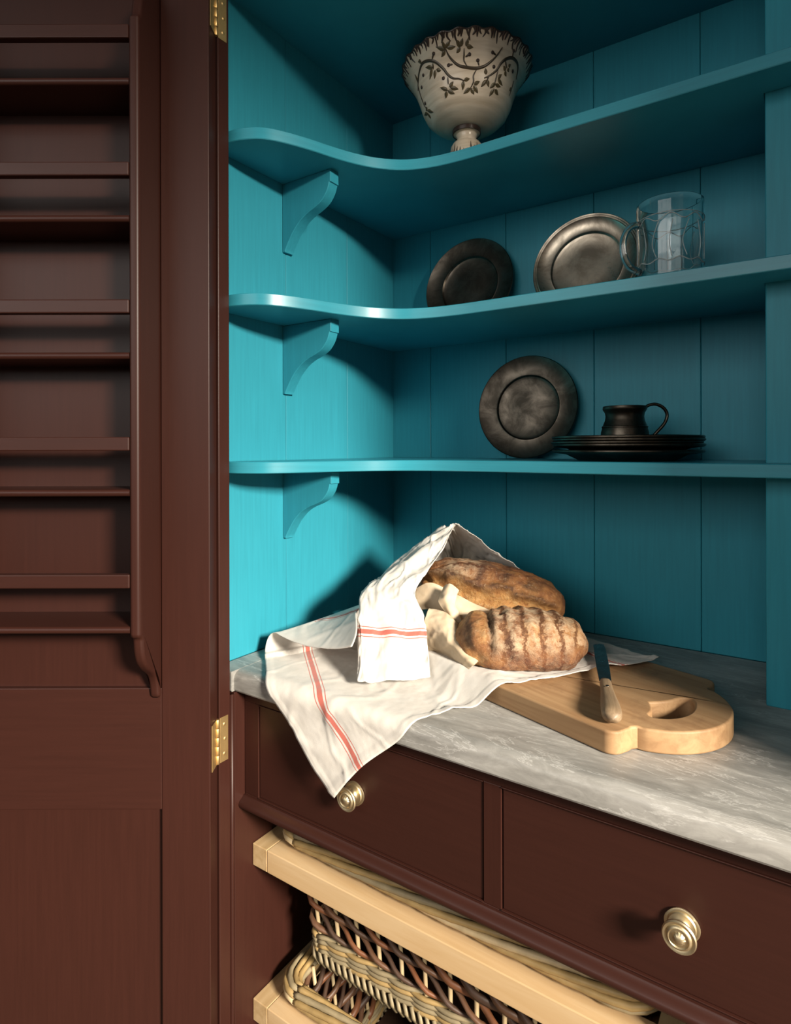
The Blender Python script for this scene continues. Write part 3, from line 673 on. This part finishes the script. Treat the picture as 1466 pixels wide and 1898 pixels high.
def lean(R, x, zt, tilt_deg, well, mat, lab, rings=False, spin=0):
    o = lathe('pewter_plate', plate_prof(R, well, .012, rings), mat, None, 96, deg=28)
    t = math.radians(tilt_deg)
    # local +Z (the plate's face) points to -Y, leaning back by t; its rim top touches the wall
    zax = Vector((0, -math.cos(t), math.sin(t))); xax = Vector((1, 0, 0)); yax = zax.cross(xax)
    M = Matrix((xax, yax, zax)).transposed().to_4x4() @ Matrix.Rotation(spin, 4, 'Z')
    lowest = min((M @ v.co).z for v in o.data.vertices); backmost = max((M @ v.co).y for v in o.data.vertices)
    o.matrix_world = Matrix.Translation((x, -backmost - .0006, zt - lowest + .0003)) @ M
    tag(o, lab, 'plate', 'pewter plates propped against the back wall')
    return o
lean(.0935, .1905, S2T, 9, .63, PEWTER_D, 'dark pewter plate propped near the corner on the middle shelf')
lean(.0935, .4175, S2T, 10, .66, PEWTER, 'brighter reeded pewter plate propped behind the glass mug', True, 1.0)
lean(.0955, .3085, S3T, 7, .62, PEWTER_D, 'dark pewter plate propped on the lowest shelf beside the plate stack', False, 2.0)
zs = S3T + .0003
STK_L = ['bottom pewter plate of the stack under the tankard', 'second pewter plate from the bottom of the stack under the tankard', 'third pewter plate from the bottom of the stack under the tankard',
         'fourth pewter plate from the bottom of the stack under the tankard', 'top pewter plate of the stack, directly under the tankard']
pl0 = None
for i in range(5):
    if i < 2:
        prof_ = plate_prof(.108, .68, .0125)
    if pl0 is None:
        o = lathe('pewter_plate', plate_prof(.108, .66, .0135), PEWTER_D, None, 96, deg=28); pl0 = o
    else:
        o = pl0.copy(); COL.objects.link(o)
    o.location = (.507 + (0, .001, -.002, .001, 0)[i], -.121, zs + (0, .0105, .0150, .0195, .0240)[i] * .86)
    o.rotation_euler = (0, 0, i * 1.3)
    tag(o, STK_L[i], 'plate', 'stacked pewter plates')
ztop = zs + .0240 * .86 + .0024
tk = empty('tankard', (.506, -.121, ztop)); tag(tk, 'small bellied pewter tankard with a curved handle on the plate stack', 'tankard')
lathe('body', [(0, 0), (.0335, 0), (.0345, .003), (.0345, .008), (.0342, .019), (.0325, .026), (.0332, .0268), (.0332, .0280), (.0318, .0288), (.0285, .037), (.0275, .043), (.0285, .049), (.0312, .053), (.0318, .0555), (.0312, .0585), (.0298, .0590), (.0285, .0560), (.0258, .046), (.0262, .036), (.030, .026), (.032, .010), (.030, .003), (0, .003)], PEWTER_D, tk, 64, deg=30)
hp = spline([(.028, 0, .056), (.036, 0, .0605), (.046, 0, .061), (.056, 0, .055), (.0605, 0, .045), (.057, 0, .033), (.048, 0, .022), (.040, 0, .013), (.034, 0, .007)], 30)
h = tube('handle', hp, lambda t: (.0042 - .0012 * t, .0024), PEWTER_D, tk, 10)
tk.rotation_euler.z = .42

# ------------------------------------------------------------------ glass mug
mug = empty('glass_mug', (.5745, -.150, S2T + .0003)); tag(mug, 'etched clear glass mug with a handle on the middle shelf', 'mug')
lathe('body', [(0, 0), (.0395, 0), (.0415, .0015), (.0425, .006), (.0435, .06), (.0440, .113), (.0436, .1185), (.0422, .1195), (.0410, .1180), (.0405, .110), (.0398, .06), (.0388, .016), (.036, .010), (0, .009)], GLASS, mug, 80, deg=40)
hd = spline([(.0420, 0, .088), (.050, 0, .0885), (.060, 0, .082), (.0665, 0, .066), (.0655, 0, .046), (.058, 0, .031), (.048, 0, .0245), (.0415, 0, .022)], 36)
h = tube('handle', hd, lambda t: (.0062, .0046), GLASS, mug, 14); h.rotation_euler.z = PI + YAW * 0 + .62
rnd = random.Random(11)
def mugp(th, z, off): return Vector(((.0435 + .0005 * (z / .12) + off) * math.cos(th), (.0435 + .0005 * (z / .12) + off) * math.sin(th), z))
for (za, amp, fr_, wid_) in ((.088, .004, 8, .0007), (.030, .002, 10, .0008), (.094, .0, 3, .0006)):
    V, F = tube_data([mugp(2 * PI * i / 160, za + amp * math.sin(fr_ * 2 * PI * i / 160), .0001) for i in range(161)], wid_, 5, False)
    mesh('etched_line', V, F, ETCH, mug, True)
for i in range(14):
    th = 2 * PI * i / 14; lean_ = rnd.uniform(-.16, .16)
    V, F = tube_data(spline([mugp(th, .034, .0001), mugp(th + lean_, .055, .0001), mugp(th - lean_ * .5, .083, .0001)], 16), .0006, 5)
    mesh('etched_stem', V, F, ETCH, mug, True)

# ------------------------------------------------------------------ bread board
BO = Vector((.565, -.420)); BU = Vector((.949, -.314)).normalized(); BV = Vector((-BU.y, BU.x))
BL, BWD, BT = .30, .232, .0255
def arc(cx, cy, r, a0, a1, n):
    return [(cx + r * math.cos(a0 + (a1 - a0) * k / n), cy + r * math.sin(a0 + (a1 - a0) * k / n)) for k in range(n + 1)]
bo = [(-BL + .012, 0)] + arc(-.012, .014, .014, -PI / 2, -.1, 6) + [(.0035, .024), (.003, .030), (.006, .0355)]
cxl, cyl, rl = -.029, .117, .0908
a0 = math.atan2(.037 - cyl, .012 - cxl)
bo += arc(cxl, cyl, rl, a0, -a0, 40) + [(.006, .1985), (.003, .204), (.0035, .210)] + arc(-.012, BWD - .014, .014, .1, PI / 2, 6) + [(-BL + .012, BWD)] + arc(-BL + .012, BWD - .012, .012, PI / 2, PI, 4)[1:] + arc(-BL + .012, .012, .012, PI, 1.5 * PI, 4)[:-1]
ho = [(-.019, .104), (-.011, .117), (-.0055, .131), (-.003, .146), (.004, .1525), (.0125, .147), (.0195, .134), (.0238, .120), (.0250, .108), (.0232, .095), (.0180, .0825), (.0100, .0735), (.0030, .0700), (-.0025, .0730), (-.0045, .083), (-.0105, .094)]
ho = [(p.x, p.y) for p in spline([(x, y, 0) for x, y in ho + ho[:1]], 49)][:-1]
bb = obj('bread_board', prism_bm(bo, lambda u, v: (u, v, 0), lambda u, v: (u, v, BT), .0028, 3, hole=ho), BOARD)
smooth_by_angle(bb, 40); wn = bb.modifiers.new('wn', 'WEIGHTED_NORMAL'); wn.keep_sharp = True
bb.location = (BO.x, BO.y, CT + .0004); bb.rotation_euler.z = math.atan2(BU.y, BU.x)
tag(bb, 'worn wooden bread board with a rounded handle end and cut-out grip', 'board')

# ------------------------------------------------------------------ striped linen towel
HEM = [(.2346, -.119), (.2795, -.066), (.3302, -.022), (.353, .010), (.372, .043), (.408, .088), (.4539, .133), (.4999, .208), (.564, .300)]
acc = [0]
for a, b in zip(HEM, HEM[1:]): acc.append(acc[-1] + math.dist(a, b))
AL = acc[-1]
HS = spline([(x, y, 0) for x, y in HEM], 241)
hl = [0]
for a, b in zip(HS, HS[1:]): hl.append(hl[-1] + (b - a).length)
def hem(a):
    a = max(0, min(hl[-1], a)); i = 0
    lo_, hi_ = 0, len(hl) - 1
    while hi_ - lo_ > 1:
        md = (lo_ + hi_) // 2
        if hl[md] <= a: lo_ = md
        else: hi_ = md
    t = (a - hl[lo_]) / max(1e-9, hl[hi_] - hl[lo_]); return HS[lo_].lerp(HS[hi_], t)
AL = hl[-1]
E_ = Vector((.438, .899)).normalized(); NL = Vector((-E_.y, E_.x)); F0 = Vector((.046, .058))
def lift(x, y):
    """height of what lies under the towel"""
    d_ = Vector((x, y)) - BO; u, v = d_.dot(BU), d_.dot(BV)
    return .0272 * sst(-.042, .002, min(u + BL, v))
def place(x, q, up):
    """unfolded (x, distance from the worktop edge) -> room; up is height above the surface"""
    R = .015; q0 = .010; y = -.4760
    if q >= q0: return Vector((x, y + R + (q - q0), CT + .0012 + lift(x, y + R + q - q0) + up))
    th = (q0 - q) / R
    if th < PI / 2: return Vector((x, y + R - (R + up) * math.sin(th), CT + .0012 - R + (R + up) * math.cos(th)))
    return Vector((x, y - up, CT + .0012 - R - (q0 - PI / 2 * R - q)))
NA, NB = 190, 150
V, UV = [], []
for j in range(NB):
    for i in range(NA):
        a = AL * i / (NA - 1); k = a / AL
        hb = hem(a)
        dv = Vector((-.74, .67)).lerp(Vector((-.94, .34)), sst(.35, 1, k)).normalized()
        bm_ = .500 - .056 * sst(0, .075, a) - .172 * sst(.10, .24, a) - .11 * sst(.30, .50, a)
        b = bm_ * j / (NB - 1)
        U = Vector((hb.x, hb.y)) + dv * b
        n = (U - F0).dot(NL); s = (U - F0).dot(E_)
        wr = .0007 * fbm((a * 1.0, b, 1.3), 28, 3) + .0024 * fbm((a + b * .4, b * .5 - a * .5, 7.7), 10, 2) + .00035 * fbm((a * 3 + b, b - a, 3.1), 90, 2)
        wr += .0016 * max(0, 1 - abs(noise.noise(Vector((a * 9 + b * 7, b * 5 - a * 4, 2.2)))) * 11) + .0010 * max(0, 1 - abs(noise.noise(Vector((b * 16 - a * 9, a * 13 + b * 6, 5.5)))) * 9)
        wr += .0035 * sst(.03, -.06, U.y) * math.sin((a * .7 + b * .9) * 48)
        wr += .0008 * (b < .0105) + .0008 * (a < .0105) + .0008 * (a > AL - .0105)
        if n <= 0 or a > .27:
            up = max(.0, .0022 + wr) if U.y > .0 else .0025 + wr
            # the hem ripples a little where it lies on worktop and board
            up += .0035 * max(0, math.sin(a * 58 + 1.0)) * sst(.02, 0, b) * sst(.16, .22, a)
            P = place(U.x, U.y, up)
        else:
            rho = .0185 + .11 * max(0, s - .02) ** 1.15
            base = U - NL * n
            if n < PI * rho:
                t = n / rho; off = rho * math.sin(t); z = rho * (1 - math.cos(t))
            else:
                e = n - PI * rho; off = -e; z = 2 * rho + (e * (.56 * sst(.0, .15, s) - .15)) + wr * .8
            Q = base + NL * off
            P = place(Q.x, max(.012, Q.y), 0); P.z = max(P.z + z, CT + .006) + .0022
            P.x = max(P.x, .004)
        V.append(P); UV.append((a, b))
F = [(j * NA + i, j * NA + i + 1, (j + 1) * NA + i + 1, (j + 1) * NA + i) for j in range(NB - 1) for i in range(NA - 1)]
tw = mesh('tea_towel', V, F, LINEN, None, True, UV)
tag(tw, 'white linen tea towel with red stripes draped over the bread and worktop edge', 'towel')
sm = tw.modifiers.new('thick', 'SOLIDIFY'); sm.thickness = .0009; sm.offset = 1
# the part drawn up into a hood over the loaves
nu, nv = 210, 90
V, F = patch(HOOD, nu, nv)
def hoodw(i, p):
    u, v = (i % nu) / (nu - 1), (i // nu) / (nv - 1)
    r = .0030 * fbm((u * 2.2, v * 1.0, 2.0), 5, 3) + .0006 * fbm(p, 70, 3)
    r += .0020 * max(0, 1 - abs(noise.noise(Vector((u * 9 + v * 2.5, v * 7 - u * 3, 1.7)))) * 8) + .0012 * max(0, 1 - abs(noise.noise(Vector((u * 14 - v * 6, v * 9 + u * 12, 8.1)))) * 8)
    r += .0030 * sst(.36, .05, u) * 1.3 * math.sin(v * 26 + 3 * fbm((u * 2, v, 0), 3, 2)) * (.4 + .6 * fbm((u, v, 9), 4, 2))
    r += .0022 * sst(.2, .35, u) * sst(.62, .5, u) * math.sin(v * 22 + u * 40)
    return r
V = displace(V, F, hoodw)
UV = [(min(.44, (i % nu) / (nu - 1) * .56), (i // nu) / (nv - 1) * .3) for i in range(nu * nv)]
hd_ = mesh('hood_fold', V, F, LINEN, tw, True, UV)
sm = hd_.modifiers.new('thick', 'SOLIDIFY'); sm.thickness = .0009; sm.offset = 0

# ------------------------------------------------------------------ bread
def loaf(name, c, half, rz, mat, kind, tilt=0, seed=0):
    V, F = [], []; nu, nv = 130, 80; zone = []
    for j in range(nv + 1):
        ph = -PI / 2 + PI * j / nv
        for i in range(nu):
            t = 2 * PI * i / nu
            ex = .82
            cp, sp2 = abs(math.cos(ph)) ** ex, math.copysign(abs(math.sin(ph)) ** ex, math.sin(ph))
            ct, st = math.copysign(abs(math.cos(t)) ** .8, math.cos(t)), math.copysign(abs(math.sin(t)) ** .85, math.sin(t))
            x, y, z = half[0] * cp * ct, half[1] * cp * st, half[2] * sp2
            if z < -half[2] * .62: z = -half[2] * .62 + (z + half[2] * .62) * .25
            u, v = x / half[0], y / half[1]
            taper = 1 - .16 * abs(u) ** 2.5
            y *= taper; z = z if z < 0 else z * (1 - .10 * abs(u) ** 2)
            fl, op, dk = 1.0, 0.0, 0.0
            top = sst(-.1, .25, z / half[2])
            d = .0030 * fbm((x + seed, y, z), 26, 4) + .0016 * fbm((x, y + seed, z), 75, 3)
            if kind == 1:
                al = math.degrees(math.atan2(z / half[2], -v))           # 0 = facing the room, 90 = top
                if al < -120: al += 360
                nz = fbm((x, y + seed, z), 38, 3)
                for (u0, u1, a0_, da) in ((-1.0, -.18, -2, 12), (-.30, .92, -10, 18)):
                    e = sst(u0 - .06, u0 + .12, u) * sst(u1 + .06, u1 - .12, u)
                    mid_ = a0_ + da * math.sin(PI * max(0, min(1, (u - u0) / (u1 - u0)))) * .6 + 9 * nz
                    g = math.exp(-((al - mid_) / 20) ** 2) * e
                    d -= .0065 * g; op = max(op, min(1, 1.3 * g))
                    lip = math.exp(-((al - mid_ - 27) / 7) ** 2) * e
                    d += .0070 * lip; dk = max(dk, 1.0 * lip)
                    lo_l = math.exp(-((al - mid_ + 24) / 6) ** 2) * e
                    d += .0030 * lo_l; dk = max(dk, .55 * lo_l * (.6 + nz))
                fl = sst(18, 36, al) * math.exp(-((u + .40) / .28) ** 2) * 1.2
                dk = max(dk, sst(22, 44, al) * sst(-.05, .15, u) * max(0, .38 + 1.1 * nz), .8 * math.exp(-((u + .10) / .06) ** 2) * sst(18, 34, al))
                dk = max(dk, .5 * sst(-38, -60, al) * (.5 + nz))
            else:
                fl = (.25 + .75 * top) * sst(-.62, -.45, u)
                e = sst(-.45, -.60, u)
                op = e * (.45 + .5 * fbm((x, y, z), 30, 2))
                g = math.exp(-((u + .50) / .05) ** 2) * sst(-.3, .2, z / half[2])
                d -= .006 * g; dk = max(dk, .5 * g)
                g2 = math.exp(-((u + .72) / .08) ** 2) * sst(-.2, .3, z / half[2]); d += .004 * g2; dk = max(dk, .7 * math.exp(-((u + .80) / .06) ** 2) * top)
                d += .0016 * math.sin(u * 24 + 1.5 * v) * top * sst(-.5, -.35, u)
                dk = max(dk, .6 * sst(.45, .95, v) * top, .5 * math.exp(-((u + .30) / .07) ** 2) * top * (.5 + fbm((x, y, z), 40, 2)))
            n_ = Vector((x / half[0] ** 2, y / half[1] ** 2, z / half[2] ** 2)); n_ = n_.normalized() if n_.length > 0 else Vector((0, 0, 1))
            V.append(Vector((x, y, z)) + n_ * d); zone.append((max(0, min(1, fl)), max(0, min(1, op)), max(0, min(1, dk)), 1))
    for j in range(nv):
        for i in range(nu):
            a, b = j * nu + i, j * nu + (i + 1) % nu
            F.append((a, b, b + nu, a + nu))
    o = mesh(name, V, F, mat, None, True)
    ca = o.data.color_attributes.new('zone', 'FLOAT_COLOR', 'POINT')
    for i, z_ in enumerate(zone): ca.data[i].color = z_
    o.location = c; o.rotation_euler = (0, tilt, rz)
    return o
l1 = loaf('bread_loaf', (.318, -.196, 1.000), (.116, .052, .043), .20, CRUST1, 1, .14, 0)
tag(l1, 'long crusty loaf with split golden top, upper one under the towel hood', 'bread')
l2 = loaf('bread_loaf', (.402, -.279, .9585), (.090, .060, .0415), .52, CRUST2, 2, .0, 5)
tag(l2, 'flour-dusted loaf with ridged crust lying in front on the towel', 'bread')

# ------------------------------------------------------------------ paper bags
def paper(name, ctrl, nu, nv, parent=None, amp=.0022, seed=0, tear=None):
    V, F = patch(ctrl, nu, nv)
    def fn(i, p):
        q = p * 1.0; q.x += seed
        return amp * (abs(fbm(q, 30, 3)) * 1.7 - .4)
    V = displace(V, F, fn)
    if tear:
        for j in range(nv):
            for i in range(nu):
                V[j * nu + i] = tear(V[j * nu + i], i, j, nu, nv, V)
    o = mesh(name, V, F, PAPER, parent, True)
    sm = o.modifiers.new('thick', 'SOLIDIFY'); sm.thickness = .0005; sm.offset = 0
    return o
b1 = paper('paper_bag', BAG1, 70, 26, amp=.0012); tag(b1, 'cream paper bag around the upper loaf, folded open below it', 'paper bag')
def zig(P, i, j, nu, nv, V):
    if i == nu - 1 and j % 2: return P.lerp(V[j * nu + nu - 3], .9)
    return P
b2_ = paper('paper_bag', BAG2, 60, 90, seed=3, tear=zig, amp=.0022); tag(b2_, 'torn cream paper bag with a serrated edge around the front loaf', 'paper bag')
paper('torn_flap', FLAG, 14, 28, b2_, .004, 6)

# ------------------------------------------------------------------ knife
KB = Vector((.5262, -.307)); KE = Vector((.5612, -.4085)); kd = (KE - KB).normalized(); KZ = CT + BT + .0006
kf = empty('bread_knife', (KB.x, KB.y, KZ)); kf.rotation_euler.z = math.atan2(kd.y, kd.x)
tag(kf, 'knife with worn wooden handle and blunt dark steel blade on the board', 'knife')
KL = (KE - KB).length
V, F = [], []; n = 20; rows = 22
for j in range(rows):
    t = j / (rows - 1); wv_ = .0070 + .0040 * sst(.1, .85, t) ; hh = .0062 + .0022 * sst(.2, .9, t)
    endk = math.sqrt(max(0, 1 - max(0, (t - .86) / .14) ** 2)) if t > .86 else 1
    if j == 0: endk = .9
    for i in range(n):
        a = 2 * PI * i / n
        V.append((t * KL, wv_ * max(.05, endk) * math.copysign(abs(math.cos(a)) ** .8, math.cos(a)), hh + .0010 + .002 * (1 - t) + hh * max(.05, endk) * math.copysign(abs(math.sin(a)) ** .8, math.sin(a))))
for j in range(rows - 1):
    for i in range(n):
        a, b = j * n + i, j * n + (i + 1) % n; F.append((a, b, b + n, a + n))
F.append(tuple(reversed(range(n)))); F.append(tuple((rows - 1) * n + i for i in range(n)))
hn = mesh('handle', V, F, KNIFE_W, kf, True)
for t in (.30,):
    V, F = lathe_data([(.0022, 0), (.002, .0006), (0, .0008)], 14); mesh('rivet', [(v[0] + t * KL, v[1], v[2] + .0168) for v in V], F, PEWTER_D, hn, True)
BLN = .132
bl = [(0, -.0072), (.0, .0072)] + [(-BLN * k, .0078 + .0008 * math.sin(k * 3)) for k in (.3, .6, .9)] + [(-BLN * .985, .0070), (-BLN, .003), (-BLN * .985, -.0045), (-BLN * .95, -.0075)] + [(-BLN * k, -.0080) for k in (.6, .3)]
bld = obj('blade', prism_bm(bl, lambda x, y: (x, y, .0096 - x * .035), lambda x, y: (x, y, .0112 - x * .035), .0003, 1), STEEL, kf)
